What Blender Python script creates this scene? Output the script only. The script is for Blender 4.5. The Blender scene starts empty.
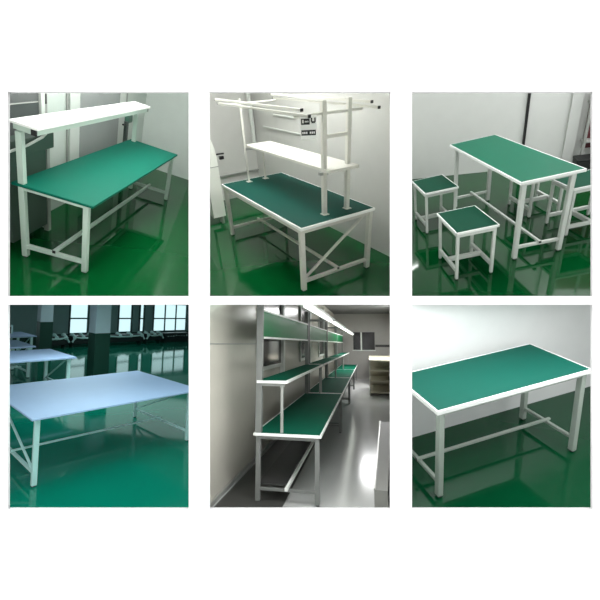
import bpy, bmesh, math, random
from mathutils import Vector, Matrix, Euler

# pose of each room (room axes -> world), one row per axis line
POSE = {
    1: [[0.007442, -0.94887, 0.315581, -2.127759], [0.85672, -0.156713, -0.491397, 3.751239], [0.515727, 0.274021, 0.81175, 0.244746]],
    2: [[-0.532651, -0.845145, -0.044859, 0.042247], [0.723945, -0.427528, -0.541408, 4.056959], [0.43839, -0.320857, 0.839562, 0.072273]],
    3: [[-0.044379, -0.978032, -0.203675, 1.928665], [0.832524, 0.076487, -0.548683, 3.386546], [0.552208, -0.193914, 0.810841, 0.335083]],
    4: [[0.624323, -0.77969, 0.048001, -2.702756], [0.780148, 0.625467, 0.012625, 3.676953], [-0.039866, 0.029566, 0.998768, -1.940263]],
    5: [[0.179669, -0.983724, 0.002599, 0.230906], [0.976863, 0.178726, 0.117452, 3.974939], [-0.116005, -0.018563, 0.993075, -2.238692]],
    6: [[0.955025, -0.28304, -0.088403, 0.990801], [0.2493, 0.927835, -0.277437, 2.693473], [0.160549, 0.242921, 0.956668, -1.469641]],
}
# ---------------------------------------------------------------- basics
C = bpy.context.scene.collection
PI = math.pi
F = 370.0                    # focal length in pixels of a 600 px frame
BOARD = 1.9                  # distance of the display board from the camera
MB = {n: Matrix([r for r in m] + [[0, 0, 0, 1]]) for n, m in POSE.items()}
room = 1

def setroom(n):
    global room
    room = n

def bm_box(bm, x0, x1, y0, y1, z0, z1, bev=0.0):
    t = bmesh.new()
    bmesh.ops.create_cube(t, size=1.0)
    sx, sy, sz = abs(x1 - x0), abs(y1 - y0), abs(z1 - z0)
    bmesh.ops.scale(t, vec=(sx, sy, sz), verts=t.verts)
    bmesh.ops.translate(t, vec=((x0 + x1) / 2, (y0 + y1) / 2, (z0 + z1) / 2), verts=t.verts)
    if bev > 0:
        bmesh.ops.bevel(t, geom=t.edges[:], offset=min(bev, sx * .45, sy * .45, sz * .45), segments=2, affect='EDGES', profile=.6)
    merge(bm, t)

def merge(bm, t):
    me = bpy.data.meshes.new('tmp'); t.to_mesh(me); t.free(); bm.from_mesh(me); bpy.data.meshes.remove(me)

def bm_beam(bm, a, b, w, h, bev=0.004, up=(0, 0, 1)):
    """square tube from a to b, w wide, h high"""
    a, b = Vector(a), Vector(b); d = b - a; L = d.length; d.normalize()
    u = Vector(up)
    if abs(d.dot(u)) > .98: u = Vector((0, 1, 0))
    s = d.cross(u).normalized(); v = s.cross(d).normalized()
    t = bmesh.new(); bmesh.ops.create_cube(t, size=1.0)
    bmesh.ops.scale(t, vec=(w, L, h), verts=t.verts)
    if bev > 0: bmesh.ops.bevel(t, geom=t.edges[:], offset=min(bev, w * .4, h * .4), segments=2, affect='EDGES')
    m = Matrix((s, d, v)).transposed().to_4x4(); m.translation = (a + b) / 2
    bmesh.ops.transform(t, matrix=m, verts=t.verts)
    merge(bm, t)

def bm_cyl(bm, a, b, r, r2=None, seg=20):
    a, b = Vector(a), Vector(b); d = b - a
    t = bmesh.new(); bmesh.ops.create_cone(t, cap_ends=True, segments=seg, radius1=r, radius2=r if r2 is None else r2, depth=d.length)
    q = Vector((0, 0, 1)).rotation_difference(d.normalized())
    bmesh.ops.transform(t, matrix=Matrix.Translation((a + b) / 2) @ q.to_matrix().to_4x4(), verts=t.verts)
    merge(bm, t)

def bm_pipe(bm, pts, r, seg=10):
    """round tube through a list of points"""
    pts = [Vector(p) for p in pts]; rings = []
    for i, p in enumerate(pts):
        d = (pts[min(i + 1, len(pts) - 1)] - pts[max(i - 1, 0)]).normalized()
        u = Vector((0, 0, 1)) if abs(d.z) < .95 else Vector((1, 0, 0))
        s = d.cross(u).normalized(); v = s.cross(d)
        rings.append([bm.verts.new(p + r * (math.cos(2 * PI * k / seg) * s + math.sin(2 * PI * k / seg) * v)) for k in range(seg)])
    for a, b in zip(rings, rings[1:]):
        for k in range(seg): bm.faces.new((a[k], a[(k + 1) % seg], b[(k + 1) % seg], b[k]))
    bm.faces.new(rings[0][::-1]); bm.faces.new(rings[-1])

def obj(name, bm, m, parent=None, label=None):
    bmesh.ops.recalc_face_normals(bm, faces=bm.faces)
    me = bpy.data.meshes.new(name); bm.to_mesh(me); bm.free()
    me.materials.append(m)
    o = bpy.data.objects.new(name, me); C.objects.link(o)
    if parent is not None: o.parent = parent
    if label: o['label'] = label
    return o

def boxo(name, m, parent, *a, bev=.003, label=None):
    bm = bmesh.new(); bm_box(bm, *a, bev=bev); return obj(name, bm, m, parent, label)

def beamo(name, m, parent, a, b, w, h, label=None):
    bm = bmesh.new(); bm_beam(bm, a, b, w, h); return obj(name, bm, m, parent, label)

def thing(name, label, cat, loc=(0, 0, 0), rz=0.0, group=None):
    o = bpy.data.objects.new(name, None); C.objects.link(o)
    o.empty_display_size = .1
    o.matrix_world = MB[room] @ Matrix.Translation(loc) @ Matrix.Rotation(rz, 4, 'Z')
    o['label'] = label; o['category'] = cat
    if group: o['group'] = group
    return o

def place(o, loc, rz=0.0): o.matrix_world = MB[room] @ Matrix.Translation(loc) @ Matrix.Rotation(rz, 4, 'Z')

def tag(o, label, cat, group=None, kind=None):
    o.matrix_world = MB[room].copy()
    o['label'] = label; o['category'] = cat
    if group: o['group'] = group
    if kind: o['kind'] = kind
    return o

def dup(root, loc, rz, label, group=None):
    r = root.copy(); C.objects.link(r); place(r, loc, rz); r['label'] = label
    if group: r['group'] = group
    for ch in list(root.children):
        c = ch.copy(); C.objects.link(c); c.parent = r
        for g in ch.children:
            d = g.copy(); C.objects.link(d); d.parent = c
    return r

# ---------------------------------------------------------------- materials
def lin(c):
    return tuple(((v / 255) / 12.92 if v / 255 <= .04045 else ((v / 255 + .055) / 1.055) ** 2.4) for v in c) + (1,)

def mat(name, rgb, rough=.5, metal=0.0, var=.04, scale=6.0, bump=0.0, bscale=60.0, spec=.5, coat=0.0):
    m = bpy.data.materials.new(name); m.use_nodes = True
    nt = m.node_tree; b = nt.nodes['Principled BSDF']
    tc = nt.nodes.new('ShaderNodeTexCoord'); nz = nt.nodes.new('ShaderNodeTexNoise')
    nz.inputs['Scale'].default_value = scale; nz.inputs['Detail'].default_value = 4
    nt.links.new(tc.outputs['Object'], nz.inputs['Vector'])
    mx = nt.nodes.new('ShaderNodeMix'); mx.data_type = 'RGBA'
    c = lin(rgb)
    mx.inputs['A'].default_value = tuple(v * (1 - var) for v in c[:3]) + (1,)
    mx.inputs['B'].default_value = tuple(min(1, v * (1 + var)) for v in c[:3]) + (1,)
    nt.links.new(nz.outputs['Fac'], mx.inputs['Factor']); nt.links.new(mx.outputs['Result'], b.inputs['Base Color'])
    b.inputs['Roughness'].default_value = rough; b.inputs['Metallic'].default_value = metal
    b.inputs['Specular IOR Level'].default_value = spec; b.inputs['Coat Weight'].default_value = coat
    b.inputs['Coat Roughness'].default_value = .05
    if bump > 0:
        n2 = nt.nodes.new('ShaderNodeTexNoise'); n2.inputs['Scale'].default_value = bscale
        nt.links.new(tc.outputs['Object'], n2.inputs['Vector'])
        bp = nt.nodes.new('ShaderNodeBump'); bp.inputs['Strength'].default_value = bump; bp.inputs['Distance'].default_value = .01
        nt.links.new(n2.outputs['Fac'], bp.inputs['Height']); nt.links.new(bp.outputs['Normal'], b.inputs['Normal'])
    return m

def emit(name, rgb, s):
    m = bpy.data.materials.new(name); m.use_nodes = True; b = m.node_tree.nodes['Principled BSDF']
    b.inputs['Base Color'].default_value = lin(rgb); b.inputs['Emission Color'].default_value = lin(rgb); b.inputs['Emission Strength'].default_value = s
    return m

white_paint = mat('white_powder_coat', (206, 210, 205), .35)
cream_paint = mat('ivory_powder_coat', (204, 203, 195), .35)
mint_paint = mat('pale_mint_powder_coat', (192, 208, 198), .35)
aqua_paint = mat('aqua_white_powder_coat', (205, 236, 236), .35)
grey_paint = mat('grey_powder_coat', (150, 152, 148), .4)
alu = mat('brushed_aluminium', (190, 190, 186), .35, .5)
laminate_edge = mat('white_edge_band', (238, 240, 238), .4)
white_lam = mat('white_laminate', (245, 245, 242), .45)
black_plastic = mat('black_plastic', (14, 14, 14), .4)
dark_rubber = mat('dark_rubber', (40, 42, 40), .6)
board_white = mat('board_white', (252, 252, 252), .9, var=0.0, spec=0.0)

# ---------------------------------------------------------------- shells
def cellplanes(n):
    """planes (point, outward normal) of the booth that holds room n, in world space"""
    col = (n - 1) % 3; pl = []
    xl, xr = ((190 if n <= 3 else 205) - 300) / F, ((400 if n <= 3 else 392) - 300) / F
    if col == 0: pl.append((Vector((0, 0, 0)), Vector((1, -xl, 0))))
    if col == 1:
        pl.append((Vector((0, 0, 0)), Vector((1, -xr, 0)))); pl.append((Vector((0, 0, 0)), Vector((-1, xl, 0))))
    if col == 2: pl.append((Vector((0, 0, 0)), Vector((-1, xr, 0))))
    zb = -.5 / F
    if n <= 3: pl.append((Vector((0, 0, 0)), Vector((0, zb, -1))))
    else: pl.append((Vector((0, 0, 0)), Vector((0, -zb, 1))))
    pl.append((Vector((0, BOARD + .03, 0)), Vector((0, -1, 0))))
    return pl

def shell(name, m, quad, kind='structure'):
    """a wall, floor or ceiling of the current room, cut off at the booth's partitions"""
    bm = bmesh.new(); bm.faces.new([bm.verts.new(p) for p in quad])
    inv = MB[room].inverted(); r3 = inv.to_3x3()
    for p, nrm in cellplanes(room):
        bmesh.ops.bisect_plane(bm, geom=bm.verts[:] + bm.edges[:] + bm.faces[:], plane_co=inv @ p, plane_no=(r3 @ nrm).normalized(), clear_outer=True)
        if not bm.faces: bm.free(); return None
    o = obj(name, bm, m); o.matrix_world = MB[room].copy(); o['kind'] = kind
    return o

def box_room(floor_m, wall_m, ceil_m, x0, x1, y0, y1, h, skip=''):
    shell('floor', floor_m, [(x0, y0, 0), (x1, y0, 0), (x1, y1, 0), (x0, y1, 0)])
    if 'c' not in skip: shell('ceiling', ceil_m, [(x0, y0, h), (x1, y0, h), (x1, y1, h), (x0, y1, h)])
    for nm, a, b in (('wall_left', (x0, y0), (x0, y1)), ('wall_right', (x1, y0), (x1, y1)), ('wall_front', (x0, y0), (x1, y0)), ('wall_back', (x0, y1), (x1, y1))):
        if nm[5] in skip: continue
        shell(nm, wall_m, [a + (0,), b + (0,), b + (h,), a + (h,)])

def lamp(name, loc, size, power, color=(1, 1, 1), rot=(0, 0, 0), world=False, sy=None):  # area light added to light a room, no fixture built
    d = bpy.data.lights.new(name, 'AREA'); d.shape = 'RECTANGLE'; d.size = size; d.size_y = sy or size; d.energy = power; d.color = color
    o = bpy.data.objects.new(name, d); C.objects.link(o)
    e = Euler(rot).to_matrix().to_4x4()
    o.matrix_world = (Matrix.Identity(4) if world else MB[room]) @ Matrix.Translation(loc) @ e
    o['kind'] = 'structure'
    return o

# the white display board with its six openings
OPEN = [(8, 91.8, 188.6, 296), (209.5, 91.8, 390.3, 296), (412, 91.8, 592.4, 296), (8, 304.7, 188.7, 508.7), (209.5, 304.7, 390.3, 508.7), (412, 304.7, 592.4, 508.7)]
def make_board():
    bm = bmesh.new(); t = .012
    xs = sorted({v for o in OPEN for v in (o[0], o[2])} | {-150, 750}); ys = sorted({v for o in OPEN for v in (o[1], o[3])} | {-150, 750})
    def pt(u, v, y): return Vector(((u - 300) / F * BOARD, y, -(v - 300) / F * BOARD))
    V = {}
    def vert(u, v, k):
        if (u, v, k) not in V: V[(u, v, k)] = bm.verts.new(pt(u, v, BOARD + (0 if k == 0 else t)))
        return V[(u, v, k)]
    hole = lambda a, b: any(o[0] <= a < o[2] and o[1] <= b < o[3] for o in OPEN)
    for i in range(len(xs) - 1):
        for j in range(len(ys) - 1):
            # merge the slightly unequal edges of neighbouring openings into simple cells
            cx, cy = (xs[i] + xs[i + 1]) / 2, (ys[j] + ys[j + 1]) / 2
            if hole(cx, cy): continue
            bm.faces.new([vert(xs[i], ys[j], 0), vert(xs[i + 1], ys[j], 0), vert(xs[i + 1], ys[j + 1], 0), vert(xs[i], ys[j + 1], 0)])
            bm.faces.new([vert(xs[i], ys[j], 1), vert(xs[i + 1], ys[j], 1), vert(xs[i + 1], ys[j + 1], 1), vert(xs[i], ys[j + 1], 1)])
    o = obj('wall_front', bm, board_white); o['kind'] = 'structure'
    return o
make_board()
def partition(name, pts, m):
    bm = bmesh.new(); bm.faces.new([bm.verts.new(p) for p in pts]); o = obj(name, bm, m); o['kind'] = 'structure'
ceil_m = mat('ceiling_grey', (150, 152, 150), .8)
part_m = mat('partition_white', (225, 228, 224), .8)
YF = 24.0; B0 = BOARD + .013
for u, z0, z1 in ((190, 0, 9), (400, 0, 9), (205, -9, 0), (392, -9, 0)):  # added partitions, edge-on to the camera, stop light crossing between rooms
    k = (u - 300) / F
    partition('added_divider', [(k * B0, B0, z0), (k * YF, YF, z0), (k * YF, YF, z1), (k * B0, B0, z1)], part_m)
partition('added_divider', [(-12, B0, -.5 / F * B0), (12, B0, -.5 / F * B0), (22, YF, -.5 / F * YF), (-22, YF, -.5 / F * YF)], part_m)

def floor_surface(name, rgb, rough=.05, spec=.5, coat=0.0):
    return mat(name, rgb, rough, var=.06, scale=1.2, bump=.02, bscale=3.0, spec=spec, coat=coat)

# ---------------------------------------------------------------- a worktable
def legs(t, pts, H, w, paint, foot=None):
    out = []
    for x, y in pts:
        l = boxo('leg', paint, t, x - w / 2, x + w / 2, y - w / 2, y + w / 2, .012, H, bev=.006)
        bm = bmesh.new(); bm_cyl(bm, (x, y, 0), (x, y, .014), w * .42)
        obj('foot', bm, foot or dark_rubber, l); out.append(l)
    return out

def worktable(t, L, W, s, ex, ey, hb, w, top_m, edge_m, paint, H=.75, th=.03, edge=.012, brace=(), apron=.035, longbar=True, bar=.7, over=.03):
    """s = +1/-1: the side of y on which the table lies"""
    y = lambda v: s * v
    if edge > 0:
        boxo('tabletop', top_m, t, edge, L - edge, y(edge), y(W - edge), H - th + .004, H + .0015, bev=.001)
        bm = bmesh.new()
        for a in ((0, L, 0, edge), (0, L, W - edge, W), (0, edge, edge, W - edge), (L - edge, L, edge, W - edge)):
            bm_box(bm, a[0], a[1], y(a[2]), y(a[3]), H - th, H, bev=.002)
        obj('edge_band', bm, edge_m, t, 'white edge band')
    else:
        boxo('tabletop', top_m, t, 0, L, y(0), y(W), H - th, H, bev=.004)
    T = H - th
    P = [(ex, y(ey)), (ex, y(W - ey)), (L - ex, y(ey)), (L - ex, y(W - ey))]
    legs(t, P, T, w, paint)
    a = w * .5
    bm = bmesh.new()
    bm_box(bm, ex, L - ex, y(ey - a * .7), y(ey + a * .7), T - apron, T); bm_box(bm, ex, L - ex, y(W - ey - a * .7), y(W - ey + a * .7), T - apron, T)
    bm_box(bm, ex - a * .7, ex + a * .7, y(ey), y(W - ey), T - apron, T); bm_box(bm, L - ex - a * .7, L - ex + a * .7, y(ey), y(W - ey), T - apron, T)
    obj('top_frame', bm, paint, t)
    b = w * bar
    for x in (ex, L - ex): boxo('crossbar', paint, t, x - b / 2, x + b / 2, y(ey + a), y(W - ey - a), hb - b / 2, hb + b / 2)
    if longbar:
        z = hb + b * .5 + b * .4
        boxo('stretcher', paint, t, ex - over, L - ex + over, y(W / 2 - b * .4), y(W / 2 + b * .4), z - b * .4, z + b * .4)
        for x in (ex - over, L - ex + over): boxo('end_cap', black_plastic, t, x - .004, x + .004, y(W / 2 - b * .36), y(W / 2 + b * .36), z - b * .36, z + b * .36, bev=0)
    for (x, ylo, yhi, z0, z1) in brace:
        beamo('brace', paint, t, (x, y(ylo), z0), (x, y(yhi), z1), b * .75, b * .75)

# ================================================================ ROOM 1
setroom(1)
fl = floor_surface('green_epoxy_floor', (4, 80, 36), spec=.42)
wall = mat('pale_panel_wall', (196, 204, 198), .45, bump=.02)
box_room(fl, wall, ceil_m, -3.5, 4.0, -4.0, 1.0, 3.0)
green_top = mat('green_antistatic_mat', (6, 100, 82), .6, spec=.15)
def seam(x, z0, z1, w=.02, y=.99, m=None, nm='trim_1'):
    o = boxo(nm, m or grey_paint, None, x - w / 2, x + w / 2, y - .012, y, z0, z1); o.matrix_world = MB[room].copy(); o['kind'] = 'structure'
grey_glass = mat('grey_glass_panel', (150, 153, 152), .25)
for i, (x, w_) in enumerate(((1.46, .03), (3.15, .03))): seam(x, 0, 2.6, w_, .995, nm='trim_%d' % (i + 1))
seam(1.62, 0, 2.6, .22, .992, white_paint, 'trim_3'); seam(2.98, 0, 2.6, .2, .992, white_paint, 'trim_4')
o = boxo('window_1', grey_glass, None, 1.73, 2.86, .975, .99, .3, 2.4); o.matrix_world = MB[1].copy(); o['kind'] = 'structure'
t = thing('workbench', 'long green-topped workbench with one raised white shelf and no overhead rails', 'workbench', (0, 0, 0))
worktable(t, 2.662, .70, 1, .035, .07, .121, .05, green_top, green_top, mint_paint, edge=0, th=.024, apron=.03, bar=.8)
ZS = 1.26
for x in (.04, 2.58): boxo('post', mint_paint, t, x - .025, x + .025, .605, .655, .75, ZS - .06)
sh = boxo('shelf', white_lam, t, -.0, 2.64, .465, .69, ZS, ZS + .022, bev=.003, label='white laminate shelf')
bm = bmesh.new(); bm_box(bm, .03, 2.6, .485, .525, ZS - .05, ZS - .001, .003); bm_box(bm, .03, 2.6, .645, .675, ZS - .05, ZS - .001, .003)
obj('shelf_rail', bm, mint_paint, t)
for x in (.04, 2.58): boxo('shelf_arm', mint_paint, t, x - .018, x + .018, .525, .65, ZS - .05, ZS - .002)
for x in (.022, 2.608): boxo('end_cap', black_plastic, t, x - .008, x + .008, .483, .527, ZS - .052, ZS - .002, bev=.002, label='black plastic end cap')
# things behind the bench
dkgrey = mat('dark_grey_panel', (74, 78, 78), .4); drape = mat('grey_green_cover', (60, 80, 70), .6)
t = thing('storage_cabinet', 'dark grey cabinet with one light shelf line and a white corner post', 'cabinet', (-.25, .84, 0))
boxo('body', dkgrey, t, 0, .92, 0, .14, .95, 2.2); boxo('shelf', grey_paint, t, .01, .91, -.01, 0, 1.325, 1.335)
boxo('corner_post', white_paint, t, .93, .985, -.02, .03, 0, 2.2, label='white corner post'); boxo('switch_plate', black_plastic, t, 1.01, 1.055, .0, .012, 1.3, 1.39)
boxo('side_panel', grey_paint, t, .99, 1.08, .012, .14, 0, 2.2); boxo('base', dkgrey, t, 0, .35, .0, .14, 0, .95); boxo('plinth', white_paint, t, .55, .92, .02, .14, 0.16, .5)
t = thing('tray_cart', 'grey-green draped tray cart with bent white tube, under the white shelf', 'cart', (-.25, .72, 0))
boxo('tray', drape, t, 0, .95, .0, .10, .93, 1.08, bev=.01); boxo('drape', drape, t, .30, .86, .03, .10, .1, .93)
bm = bmesh.new(); bm_pipe(bm, [(-.1, -.02, 1.02), (.2, -.02, 1.01), (.5, -.02, 1.03), (.72, -.02, 1.07), (.82, -.02, 1.12), (.84, .0, 1.16)], .012); obj('tube_rail', bm, white_paint, t, 'white bent tube')
boxo('leg', grey_paint, t, .88, .93, .03, .08, 0, .93); boxo('leg', grey_paint, t, .02, .07, .03, .08, 0, .93)
t = thing('wall_dispenser', 'dark green round-cornered device on a dark bracket beside the far bench post', 'device', (2.86, .86, 0))
boxo('body', mat('dark_green_plastic', (62, 98, 84), .4), t, -.0, .17, -.03, .04, .9, 1.02, bev=.03)
boxo('bracket', mat('dark_bracket', (62, 72, 68), .5), t, -.04, .04, -.02, .02, .0, .93)
boxo('arm', black_plastic, t, -.12, .0, -.015, .015, .88, .9)
o = boxo('light_switch', white_paint, None, 3.42, 3.55, .975, .99, 1.36, 1.46); tag(o, 'small white switch box on the wall above the far end of the white shelf', 'switch')
lamp('added_lamp', (1.6, -.6, 2.9), 1.2, 80, (1, 1, .98)); lamp('added_lamp', (3.0, -2.2, 2.9), 1.2, 70)  # lamps added above the view to supply this room's light

# ================================================================ ROOM 2
setroom(2)
fl2 = floor_surface('green_epoxy_floor_satin', (4, 84, 38), spec=.42)
wall2 = mat('light_grey_wall', (190, 190, 186), .5, bump=.02)
box_room(fl2, wall2, ceil_m, -3.0, 3.7, -1.36, 4.0, 3.0)
dark_green_top = mat('dark_green_antistatic_mat', (4, 70, 60), .6, spec=.15)
t = thing('workbench', 'white-framed dark green bench carrying a tall rack of posts, shelf and overhead rails', 'workbench', (0, 0, 0))
worktable(t, 2.075, .97, -1, .05, .035, .118, .052, dark_green_top, laminate_edge, cream_paint, edge=.016, brace=((.05, .05, .88, .15, .70),), apron=.045)
for x, y, top, w_ in ((.19, -.42, 1.83, .022), (.19, -.72, 1.83, .022), (1.93, -.36, 1.78, .012), (1.93, -.62, 1.2, .012)):
    p = boxo('post', cream_paint, t, x - w_, x + w_, y - w_, y + w_, .75, top); boxo('base_plate', cream_paint, p, x - .045, x + .035, y - .035, y + .035, .75, .758)
boxo('rack_crossbar', cream_paint, t, .175, .205, -.72, -.42, 1.50, 1.535)
for x in (.19, 1.93): boxo('shelf_arm', grey_paint, t, x - .02, x + .02, -.76, -.36, 1.165, 1.195)
boxo('top_arm', cream_paint, t, .175, .205, -.88, -.10, 1.71, 1.734); boxo('top_arm', cream_paint, t, 1.92, 1.94, -.88, -.10, 1.716, 1.734)
boxo('shelf', cream_paint, t, .08, 2.0, -.78, -.40, 1.195, 1.225, label='white laminate shelf')
for y in (-.1, -.88):
    for dz, dy, x0, x1 in ((0, 0, -.05, 2.0), (.045, .03, .02, 2.0)):
        r = boxo('overhead_rail', cream_paint, t, x0, x1, y + dy - .011, y + dy + .011, 1.735 + dz, 1.757 + dz)
        for xe in (x0 - .006, x1 + .006): boxo('end_cap', black_plastic, r, xe - .007, xe + .007, y + dy - .013, y + dy + .013, 1.733 + dz, 1.759 + dz, bev=.002, label='black end cap')
# hanging sign, facing down the aisle
t = thing('hanging_sign', 'white card with black printed boxes hanging below the front overhead rail', 'sign', (.13, -.21, 1.63), math.radians(57))
boxo('card', white_lam, t, -.075, .075, -.002, .002, -.1, .1, bev=0)
ink = mat('sign_ink', (22, 24, 24), .6)
def mark(x0, x1, z0, z1, m=None, k=0): return (x0, x1, .002, .0035 + k * .001, z0, z1)
bm = bmesh.new(); bm_box(bm, -.012, .066, .002, .004, .025, .075, 0); obj('ink_box', bm, ink, t, 'black printed box')
bm = bmesh.new(); bm_box(bm, -.066, .066, .002, .004, -.065, -.02, 0); obj('ink_bar', bm, ink, t, 'black printed bar')
bm = bmesh.new(); bm_box(bm, -.035, -.022, .002, .004, .045, .08, 0); bm_box(bm, -.066, -.053, .002, .004, .045, .08, 0); bm_box(bm, -.06, -.028, .002, .004, .035, .052, 0); obj('ink_letter', bm, ink, t, 'black letter U')
for x0, x1, z0, z1 in [(.042, .056, .038, .066)] + [(.024 - .012 * k, .032 - .012 * k, .044, .056) for k in range(3)] + [(.046 - .017 * k, .058 - .017 * k, -.052, -.034) for k in range(7) if k != 3]:
    boxo('ink_glyph', white_lam, t, x0, x1, .004, .005, z0, z1, bev=0, label='pale character in a black box')
# machine at the left
t = thing('machine', 'tall white rounded machine cabinet cut by the left side, next to the bench', 'machine', (2.56, -.17, 0))
mwhite = mat('machine_white', (222, 224, 216), .35)
bm = bmesh.new(); prof = [(0, 0), (.62, 0), (.62, 1.25), (.52, 1.25), (.2, 1.22), (.08, 1.1), (0, .85)]
def extr(bm, prof, y0, y1, ax='y'):
    a = [bm.verts.new((x, y0, z)) for x, z in prof]; b = [bm.verts.new((x, y1, z)) for x, z in prof]
    bm.faces.new(a); bm.faces.new(b[::-1])
    for i in range(len(a)): j = (i + 1) % len(a); bm.faces.new((a[i], b[i], b[j], a[j]))
def yprof(bm, prof, x0, x1):
    a = [bm.verts.new((x0, y, z)) for y, z in prof]; b = [bm.verts.new((x1, y, z)) for y, z in prof]
    bm.faces.new(a); bm.faces.new(b[::-1])
    for i in range(len(a)): j = (i + 1) % len(a); bm.faces.new((a[i], b[i], b[j], a[j]))
yprof(bm, [(0, .12), (.2, .12), (.2, 1.4), (.16, 1.39), (.1, 1.34), (.05, 1.25), (.015, 1.13), (0, 1.0)], 0, .13); obj('body', bm, mwhite, t)
bm = bmesh.new(); bm_box(bm, -.004, .134, -.004, .2, .875, .885); obj('seam', bm, grey_paint, t)
for x in (.03, .1): 
    bm = bmesh.new(); bm_cyl(bm, (x, .05, 0), (x, .05, .12), .025); obj('foot', bm, grey_paint, t)
bm = bmesh.new(); bm_box(bm, .03, .06, -.13, 0, 1.03, 1.05); bm_box(bm, .02, .07, -.12, -.05, .96, 1.01, .01); obj('valve_handle', bm, black_plastic, t, 'black valve handle')
for z in (1.0, ): 
    o = boxo('trim_1', grey_paint, None, 3.66, 3.7, -1.36, -.2, .43, .46); o.matrix_world = MB[2].copy(); o['kind'] = 'structure'
for i, z in enumerate((1.22, 1.43)):
    o = boxo('wall_rail', white_paint, None, (1.9, 2.2)[i], (3.3, 2.9)[i], -1.355, -1.335, z, z + .02); tag(o, ('lower' if i == 0 else 'upper') + ' thin white rail running along the right-hand wall behind the rack', 'rail', 'wall rails behind the rack')
bm = bmesh.new(); bm_pipe(bm, [(3.5, -1.2, 3.0), (3.5, -1.2, 1.9), (3.55, -1.25, 1.6), (3.62, -1.3, 1.2), (3.62, -1.3, .9)], .035)
tag(obj('ceiling_pipe', bm, white_paint), 'white vertical pipe coming down from the ceiling near the wall corner', 'pipe')
lamp('added_lamp', (.8, .8, 2.9), 1.2, 52, (1, 1, .98)); lamp('added_lamp', (2.4, .6, 2.9), 1.2, 50)  # two unseen area lights added to brighten the rack and walls

# ================================================================ ROOM 3
setroom(3)
fl3 = floor_surface('deep_green_epoxy_floor', (2, 64, 28), spec=.38)
wall3 = mat('smooth_white_wall', (206, 208, 205), .5, bump=.01)
shell('floor', fl3, [(-3.5, -6, 0), (4, -6, 0), (4, 5, 0), (-3.5, 5, 0)])
shell('ceiling', ceil_m, [(-3.5, -6, 3), (4, -6, 3), (4, 5, 3), (-3.5, 5, 3)])
wp = lambda s: (2.80 - .36 * s, .06 - .94 * s)
shell('wall_back', wall3, [wp(-3) + (0,), wp(3.2) + (0,), wp(3.2) + (3,), wp(-3) + (3,)])
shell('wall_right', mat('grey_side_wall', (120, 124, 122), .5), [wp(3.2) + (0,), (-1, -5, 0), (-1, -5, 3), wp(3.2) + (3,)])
shell('wall_side', wall3, [(-3.5, -6, 0), (-3.5, 5, 0), (-3.5, 5, 3), (-3.5, -6, 3)])
shell('wall_left', ceil_m, [(-3.5, 4, 0), (4, 4, 0), (4, 4, 3), (-3.5, 4, 3)])
shell('wall_side', wall3, [(-3.5, -5, 0), (4, -5, 0), (4, -5, 3), (-3.5, -5, 3)])
q = wp(1.43); o = boxo('trim_1', black_plastic, None, q[0] - .03, q[0] - .0, q[1] - .012, q[1] + .012, 0, 3.0); o.matrix_world = MB[3].copy(); o['kind'] = 'structure'
table_green = mat('green_table_laminate', (6, 98, 74), .5, spec=.2)
t = thing('table', 'rectangular green-topped table with white edge and frame among square stools', 'table', (0, 0, 0))
worktable(t, 1.506, .514, -1, .06, .06, .122, .038, table_green, laminate_edge, white_paint, edge=.012, apron=.03, th=.024)
def make_stool(label, sx, sy, H, w=.026):
    t = thing('stool', label, 'stool', (0, 0, 0), 0, 'square green-topped stools')
    seat_m = stool_green
    boxo('seat', seat_m, t, -sx / 2 + .01, sx / 2 - .01, -sy / 2 + .01, sy / 2 - .01, H - .016, H + .001, bev=.001)
    bm = bmesh.new()
    for a in ((-sx / 2, sx / 2, -sy / 2, -sy / 2 + .01), (-sx / 2, sx / 2, sy / 2 - .01, sy / 2), (-sx / 2, -sx / 2 + .01, -sy / 2, sy / 2), (sx / 2 - .01, sx / 2, -sy / 2, sy / 2)):
        bm_box(bm, *a, H - .02, H, bev=.001)
    obj('edge_band', bm, laminate_edge, t, 'white edge band')
    X, Y = sx / 2 - .03, sy / 2 - .025
    legs(t, [(-X, -Y), (-X, Y), (X, -Y), (X, Y)], H - .02, w, white_paint)
    bm = bmesh.new()
    for y in (-Y, Y): bm_box(bm, -X, X, y - w * .4, y + w * .4, H - .055, H - .02)
    for x in (-X, X): bm_box(bm, x - w * .4, x + w * .4, -Y, Y, H - .055, H - .02)
    obj('seat_frame', bm, white_paint, t)
    for x in (-X, X): pass
    for y in (-Y, Y): boxo('side_rail', white_paint, t, -X, X, y - .012, y + .012, .08, .115)
    boxo('stretcher', white_paint, t, -.015, .015, -Y, Y, .085, .125)
    return t
stool_green = mat('stool_green_laminate', (4, 66, 48), .6, spec=.15)
s0 = make_stool('stool in front, nearest, with its whole seat and legs clear of the table', .47, .355, .48)
place(s0, (.115, .375, 0), 0)
dup(s0, (1.12, .31, 0), 0, 'stool at the left edge, behind the nearest stool')
dup(s0, (.43, -.86, 0), PI / 2, 'stool at the right edge, partly hidden by the table end')
dup(s0, (1.0, -.745, 0), 0, 'stool behind the table, seen only between its legs')
WA = math.atan2(-.94, -.36)
q = wp(1.96); o = thing('pilaster', 'pale upright strip on the far wall, left of the dark red shelving', 'pilaster', (q[0], q[1], 0), WA)
boxo('shaft', wall3, o, -.06, .06, -.04, 0, 0, 2.9)
q = wp(2.06); t = thing('shelving', 'dark red and grey shelving at the far right beyond the table', 'shelving', (q[0], q[1], 0), WA)
dred = mat('dark_red_panel', (84, 26, 34), .5)
boxo('back_panel', dred, t, .03, .9, -.06, -.03, .2, 2.0)
for x in (0, .3, .6, .87): boxo('post', grey_paint, t, x, x + .03, -.2, -.16, 0, 2.0)
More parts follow.
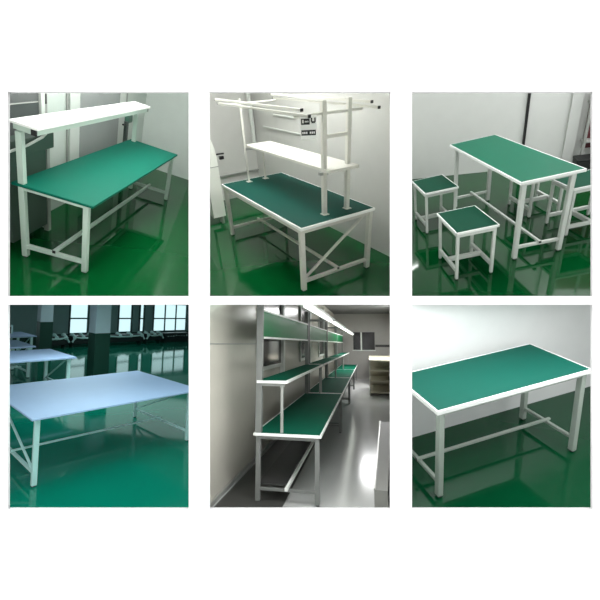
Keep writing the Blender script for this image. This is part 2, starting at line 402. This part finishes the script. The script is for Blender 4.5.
for z in (.3, .75, 1.2, 1.6): boxo('shelf_board', grey_paint, t, .0, .9, -.2, -.05, z, z + .02)
q = wp(1.98); t = thing('equipment_case', 'low black case on the floor at the foot of the far wall, right side', 'case', (q[0], q[1], 0), WA)
blk = mat('black_case', (22, 24, 24), .5); boxo('body', blk, t, 0, .4, -.42, -.215, 0, .14, bev=.01); boxo('lid', blk, t, -.005, .405, -.425, -.21, .14, .17, bev=.01)
lamp('added_lamp', (.5, 1.0, 2.9), 1.2, 140, (1, 1, .98)); lamp('added_lamp', (1.2, -2.0, 2.9), 1.0, 75)  # overhead area lights added outside the view

# ================================================================ ROOM 4
setroom(4)
fl4 = floor_surface('teal_green_epoxy_floor', (0, 120, 98), .07)
hall = mat('hall_wall_dark', (120, 148, 148), .6)
box_room(fl4, hall, hall, -6, 13, -6, 12.6, 3.4, skip='b')
YW = 12.5
bluewhite = mat('pale_blue_laminate', (172, 190, 226), .5, spec=.3)
t = thing('worktable', 'large pale blue-white table with diagonal braces, nearest and in full view', 'table', (0, 0, 0))
worktable(t, 2.029, 1.806, 1, .09, .16, .139, .048, bluewhite, bluewhite, aqua_paint, edge=0, th=.02, apron=.02, bar=.6,
          brace=((.08, .16, 1.6, .16, .70), (1.95, 1.6, .2, .16, .70)))
# tables behind, at the left
def back_table(L, W, label):
    t = thing('worktable', label, 'table', (0, 0, 0), 0, 'tables standing behind the large front table')
    worktable(t, L, W, 1, .1, .12, .139, .06, bluewhite, bluewhite, aqua_paint, edge=0, th=.03, apron=.02, bar=.6, brace=((L - .1, W - .2, .2, .16, .70),))
    return t
bt = back_table(2.6, 1.5, 'pale table directly behind the large front table, left'); place(bt, (-.8, 3.8, 0), 0)
dup(bt, (-.9, 5.9, 0), 0, 'pale table in the third row from the front, left')
dup(bt, (-.2, 8.3, 0), 0, 'pale table farthest back in the left row')
# window wall
lower = mat('dark_green_dado', (8, 62, 50), .5); upper = mat('grey_teal_pier', (140, 168, 170), .6); pier_l = mat('pale_grey_pier', (190, 205, 215), .6)
shell('wall_back', lower, [(-6, YW + .1, 0), (13, YW + .1, 0), (13, YW + .1, .35), (-6, YW + .1, .35)])
shell('wall_back', hall, [(-6, YW + .1, 1.75), (13, YW + .1, 1.75), (13, YW + .1, 3.4), (-6, YW + .1, 3.4)])
sky = emit('daylight_pane', (196, 226, 230), 1.25)
frame_m = mat('dark_window_frame', (60, 84, 84), .5)
wins = [(-.6, .3), (1.2, 2.2), (4.75, 5.45), (6.05, 6.35), (6.75, 7.35), (7.75, 7.95), (8.45, 10.3)]
def pier(x0, x1, m, i):
    shell('wall_back', m, [(x0, YW + .1, .35), (x1, YW + .1, .35), (x1, YW + .1, 1.75), (x0, YW + .1, 1.75)])
prev = -6
for i, (a, b) in enumerate(wins):
    pier(prev, a, upper, i); prev = b
    w = bpy.data.objects.new('window_%d' % (i + 1), None); C.objects.link(w); w.matrix_world = MB[4].copy(); w['kind'] = 'structure'
    boxo('pane', sky, w, a, b, YW + .12, YW + .13, .35, 1.75, bev=0)
    bm = bmesh.new(); n = max(1, round((b - a) / .6))
    for k in range(n + 1):
        x = a + (b - a) * k / n; bm_box(bm, x - .025, x + .025, YW + .05, YW + .11, .35, 1.75, 0)
    for z in (.37, 1.0, 1.72): bm_box(bm, a, b, YW + .05, YW + .11, z - .03, z + .03, 0)
    obj('window_frame', bm, frame_m, w)
pier(prev, 13, upper, 9)
def column(x0, x1, y0, y1, label, ml=None):
    t = thing('column', label, 'column', ((x0 + x1) / 2, (y0 + y1) / 2, 0)); a, b = (x1 - x0) / 2, (y1 - y0) / 2
    boxo('shaft', ml or pier_l, t, -a, a, -b, b, 1.06, 2.0, bev=.01, label='pale painted upper shaft'); boxo('dado', lower, t, -a - .004, a + .004, -b - .004, b + .004, 0, 1.06, bev=.005, label='dark green painted lower part')
column(2.78, 3.14, 5.35, 5.75, 'thick square column rising behind the middle of the front table, pale above green')
column(2.85, 3.2, 9.6, 9.95, 'pale square column behind the left tables')
# machines in front of the windows
mach_dark = mat('machine_dark', (22, 34, 36), .4)
rng = random.Random(4)
def machine(x, y, L, label, n):
    t = thing('machine', label, 'machine', (x, y, 0), 0, 'low machines by the windows')
    boxo('bed', mach_dark, t, 0, L, 0, .5, .1, .42, bev=.03)
    bm = bmesh.new()
    for k in range(n): 
        xx = .1 + (L - .2) * k / max(1, n - 1); bm_cyl(bm, (xx, -.03, .36), (xx, .3, .46), .07)
    obj('roller', bm, aqua_paint, t, 'white rollers')
    bm = bmesh.new(); bm_pipe(bm, [(0, -.05, .2), (.1, -.05, .38), (L * .3, -.05, .34), (L * .6, -.05, .34), (L - .1, -.05, .38), (L, -.05, .2)], .035); obj('guard_rail', bm, aqua_paint, t, 'white guard tube')
    for xx in (.05, L - .12): boxo('leg', mach_dark, t, xx, xx + .07, .1, .4, 0, .12)
machine(4.3, 11.0, 1.1, 'low machine with white rollers in front of the bright window left of the thick column', 4)
machine(5.55, 11.0, 1.6, 'low machine with white rollers in front of the middle windows', 4)
machine(7.25, 11.0, .8, 'small machine with white rollers beside the long dark counter', 3)
machine(3.4, 11.0, .8, 'low machine with white rollers right of the far pale column', 3)
t = thing('counter', 'long low dark counter with small bright items below the right-hand window', 'counter', (8.15, 11.0, 0))
boxo('body', mach_dark, t, 0, 1.45, 0, .4, 0, .42); bm = bmesh.new()
for k in range(9): bm_box(bm, .15 + k * .14, .2 + k * .14, -.01, .05, .24 + .05 * rng.random(), .28 + .05 * rng.random(), 0)
obj('fittings', bm, aqua_paint, t)
# green floor drum near windows / partition panels at the far left
t = thing('partition_panel', 'dark green low panel standing behind the left tables', 'panel', (.9, 9.2, 0)); boxo('panel', lower, t, 0, 1.1, 0, .05, .05, .95); boxo('post', aqua_paint, t, -.04, 0, 0, .05, 0, 1.9); boxo('post', aqua_paint, t, 1.1, 1.14, 0, .05, 0, 1.0)
lamp('added_lamp', (-4.0, 7.0, -.045), 1.6, 40, (.8, 1, 1), world=True)  # added to brighten the table behind the front one
lamp('added_lamp', (-1.15, 2.35, -.03), 1.1, 16, (.8, 1, .98), world=True, sy=.7)  # added front light for the near legs and floor
lamp('added_lamp', (-1.8, 4.0, -.03), 1.8, 24, (.8, 1, .98), world=True)  # unseen light added over the front table
lamp('added_lamp', (-4.6, 12.5, -.07), 7.0, 50, (.8, 1, 1), world=True, sy=4.0)  # wide light added to lift the dark far hall

# ================================================================ ROOM 5
setroom(5)
fl5 = floor_surface('light_grey_epoxy_floor', (184, 185, 184), .14)
ceil5 = mat('grey_ceiling', (96, 96, 96), .7)
wall5 = mat('cream_gloss_wall', (206, 202, 192), .18, bump=.03, bscale=1.5)
endw = mat('grey_end_wall', (150, 148, 144), .6)
shell('floor', fl5, [(-6, -4, 0), (15.3, -4, 0), (15.3, 1.2, 0), (-6, 1.2, 0)])
shell('ceiling', ceil5, [(-6, -4, 3.3), (15.3, -4, 3.3), (15.3, 1.2, 3.3), (-6, 1.2, 3.3)])
shell('wall_left', wall5, [(-6, 1.2, 0), (15.3, 1.2, 0), (15.3, 1.2, 3.3), (-6, 1.2, 3.3)])
shell('wall_back', endw, [(15.2, -4, 0), (15.2, 1.2, 0), (15.2, 1.2, 3.3), (15.2, -4, 3.3)])
shell('wall_right', endw, [(-6, -3.2, 0), (15.3, -3.2, 0), (15.3, -3.2, 3.3), (-6, -3.2, 3.3)])
def struct_box(nm, m, *a, **k):
    o = boxo(nm, m, None, *a, **k); o.matrix_world = MB[room].copy(); o['kind'] = 'structure'; return o
struct_box('baseboard_left', alu, -.3, 15.2, 1.17, 1.2, 0.0, .05)
struct_box('trim_1', grey_paint, -.42, 15.2, 1.19, 1.2, 1.745, 1.76)
dark_glass = mat('dark_window_glass', (26, 24, 26), .15)
for i, (a, b) in enumerate(((1.62, 3.05), (5.2, 6.6), (8.8, 10.2))):
    w = bpy.data.objects.new('window_%d' % (i + 1), None); C.objects.link(w); w.matrix_world = MB[5].copy(); w['kind'] = 'structure'
    boxo('pane', dark_glass, w, a, b, 1.18, 1.19, 1.38, 3.0, bev=0)
    bm = bmesh.new(); bm_box(bm, a - .06, a, 1.15, 1.195, 1.3, 3.0); bm_box(bm, b, b + .16, 1.13, 1.195, 0.9, 3.1); bm_box(bm, a, b, 1.15, 1.195, 1.32, 1.38); obj('window_frame', bm, white_paint, w)
w = bpy.data.objects.new('window_4', None); C.objects.link(w); w.matrix_world = MB[5].copy(); w['kind'] = 'structure'
boxo('pane', dark_glass, w, 15.17, 15.19, -.86, .22, 1.45, 2.35, bev=0)
bm = bmesh.new(); bm_box(bm, 15.13, 15.17, -.22, -.15, 1.45, 2.35); bm_box(bm, 15.13, 15.19, -.9, .26, 1.40, 1.45); obj('window_frame', bm, white_paint, w)
gtop5 = mat('bench_green_mat', (4, 84, 64), .7, spec=.06); panel_g = mat('glossy_green_panel', (6, 104, 60), .4, spec=.1)
grey5 = mat('bench_grey_paint', (118, 120, 118), .45)
led = emit('led_tube', (255, 255, 250), 3.5)
def make_bench5():
    t = thing('workbench', '', 'workbench', (0, 0, 0), 0, 'green-topped benches joined in a row along the left wall')
    L, W = 3.5, .776
    worktable(t, L, W, 1, .05, .05, .14, .052, gtop5, laminate_edge, grey5, edge=.02, longbar=False, bar=.6, apron=.04)
    for x in (.05, L - .05): 
        boxo('upright', grey5, t, x - .033, x + .033, W - .085, W - .015, .75, 2.42)
        boxo('lamp_arm', grey_paint, t, x - .015, x + .015, .18, W - .05, 2.23, 2.26)
        boxo('shelf_bracket', grey_paint, t, x - .02, x + .02, .42, W - .06, 1.27, 1.31); boxo('shelf_leg', grey_paint, t, x - .015, x + .015, .44, .47, .75, 1.27)
    boxo('upright', cream_paint, t, .09, .115, W - .07, W - .04, .75, 2.42)
    boxo('shelf', gtop5, t, .02, L - .02, .41, W - .03, 1.31, 1.334, bev=.002)
    bm = bmesh.new(); bm_box(bm, 0, L, .385, .41, 1.305, 1.335); bm_box(bm, 0, .02, .41, W - .03, 1.305, 1.335); obj('shelf_edge', bm, laminate_edge, t, 'white edge band of the upper shelf')
    boxo('back_panel', panel_g, t, .09, L - .08, W - .07, W - .05, 1.84, 2.14, bev=0, label='glossy green upright panel')
    bm = bmesh.new(); bm_box(bm, .08, L - .07, W - .085, W - .04, 2.14, 2.165); bm_box(bm, .08, L - .07, W - .085, W - .04, 1.815, 1.84); obj('panel_rail', bm, laminate_edge, t)
    boxo('reflector', white_paint, t, .1, L - .1, .12, .34, 2.235, 2.25); f = boxo('tube_lamp', led, t, .12, L - .15, .18, .22, 2.19, 2.22, bev=0)
    boxo('lower_board', mat('dark_board', (48, 48, 48), .5), t, .08, 2.4, .42, W - .04, .17, .185)
    boxo('front_rail', laminate_edge, t, -.02, 2.4, .37, .405, .15, .185, label='white front rail of the lower board')
    return t
b5 = make_bench5(); b5['label'] = 'nearest bench of the row, cut by the bottom edge, with the large green worktop'
for k, lab in ((1, 'second bench from the camera in the row along the left wall'), (2, 'third bench from the camera in the row along the left wall'), (3, 'farthest bench of the row, next to the end wall')):
    dup(b5, (3.6 * k, 0, 0), 0, lab)
o = boxo('floor_surface', mat('charcoal_strip', (66, 66, 64), .45), None, -.28, 14.8, .42, 1.14, .0, .008, bev=0); tag(o, 'charcoal strip on the floor under the row of benches', 'mat')  # thin dark strip laid over the floor along the benches
o = boxo('wall_rail', black_plastic, None, 15.14, 15.19, -3.1, -.88, 1.6, 1.72); tag(o, 'dark horizontal rail on the end wall, right of the dark window', 'rail')
# items on the right
t = thing('cabinet', 'grey low cabinet with sloping top at the bottom right corner, beside the aisle', 'cabinet', (0, 0, 0))
cabm = mat('cabinet_grey', (128, 128, 124), .5)
bm = bmesh.new(); out = [(.02, -.56), (3.6, -.73), (3.6, -.96), (1.2, -.78), (.02, -.70)]
lo = [bm.verts.new((x, y, 0)) for x, y in out]; hi = [bm.verts.new((x, y, .22)) for x, y in out]
bm.faces.new(lo); bm.faces.new(hi[::-1])
for i in range(5): bm.faces.new((lo[i], hi[i], hi[(i + 1) % 5], lo[(i + 1) % 5]))
obj('body', bm, cabm, t); beamo('top_edge', alu, t, (.02, -.565, .225), (3.6, -.735, .225), .02, .02)
beige = mat('beige_shelf', (205, 198, 180), .5)
def rack(x, label):
    t = thing('shelving', label, 'shelving', (x, -.55, 0), 0, 'beige shelving on the right of the aisle')
    for z in (.08, .45, .8, 1.15): boxo('shelf_board', beige, t, 0, 2.2, -1.2, 0, z, z + .05)
    for x_ in (0, 2.16):
        for y_ in (-.04, -1.2): boxo('post', cream_paint, t, x_, x_ + .04, y_, y_ + .04, 0, 1.2)
    boxo('back_board', beige, t, 2.2, 2.215, -1.2, 0, .1, 1.15)
rack(9.0, 'nearer beige shelving unit on the right of the aisle'); rack(12.4, 'farther beige shelving unit beside the end wall')
for i, y in enumerate((-.05, -.65)):
    o = boxo('ceiling_vent', mat('vent_dark', (40, 40, 40), .6), None, 8.5, 9.6, y - .4, y + .05, 3.27, 3.29); tag(o, ('left' if i == 0 else 'right') + ' one of two dark square vents in the grey ceiling', 'vent', 'ceiling vents')
o = boxo('ceiling_light', led, None, 9.3, 9.9, -1.9, -1.2, 3.22, 3.28, bev=0); tag(o, 'bright ceiling light panel at the top right corner', 'light')
lamp('added_lamp', (.3, 3.3, -.03), 1.0, 38, world=True)  # front light added under the divider, no lamp known there
lamp('added_lamp', (5.0, -1.0, 3.1), .3, 190)  # area light added above the aisle
lamp('added_lamp', (11.0, -1.0, 3.1), 1.6, 260)  # area light added to brighten the far end

# ================================================================ ROOM 6
setroom(6)
fl6 = floor_surface('bottle_green_epoxy_floor', (4, 66, 38), spec=.42)
wall6 = mat('plain_white_wall', (222, 224, 224), .5, bump=.01)
box_room(fl6, wall6, part_m, -3, 4.5, -4, .69, 3.0, skip='c')
g6 = mat('teal_green_laminate', (8, 82, 70), .6, spec=.15)
grey6 = mat('light_grey_green_paint', (158, 168, 160), .4)
t = thing('table', 'green-topped table with white edge standing alone before a plain white wall', 'table', (0, 0, 0))
worktable(t, 1.38, .565, 1, .052, .04, .124, .044, g6, laminate_edge, grey6, edge=.014, th=.03, apron=.03, bar=.6)
lamp('added_lamp', (1.75, 2.45, -.03), 2.0, 29, world=True, sy=.9)  # unseen light added under the divider to light table and wall

# ================================================================ camera, world, view
cam = bpy.data.cameras.new('camera'); co = bpy.data.objects.new('camera', cam); C.objects.link(co)
cam.sensor_width = 36; cam.lens = 36 * F / 600; cam.clip_start = .05; cam.clip_end = 200
co.rotation_euler = (PI / 2, 0, 0); bpy.context.scene.camera = co
w = bpy.data.worlds.new('world'); bpy.context.scene.world = w; w.use_nodes = True
w.node_tree.nodes['Background'].inputs[0].default_value = (1, 1, 1, 1); w.node_tree.nodes['Background'].inputs[1].default_value = 1.25
vs = bpy.context.scene.view_settings; vs.view_transform = 'Standard'; vs.look = 'None'; vs.exposure = 0; vs.gamma = 1; vs.use_curve_mapping = False
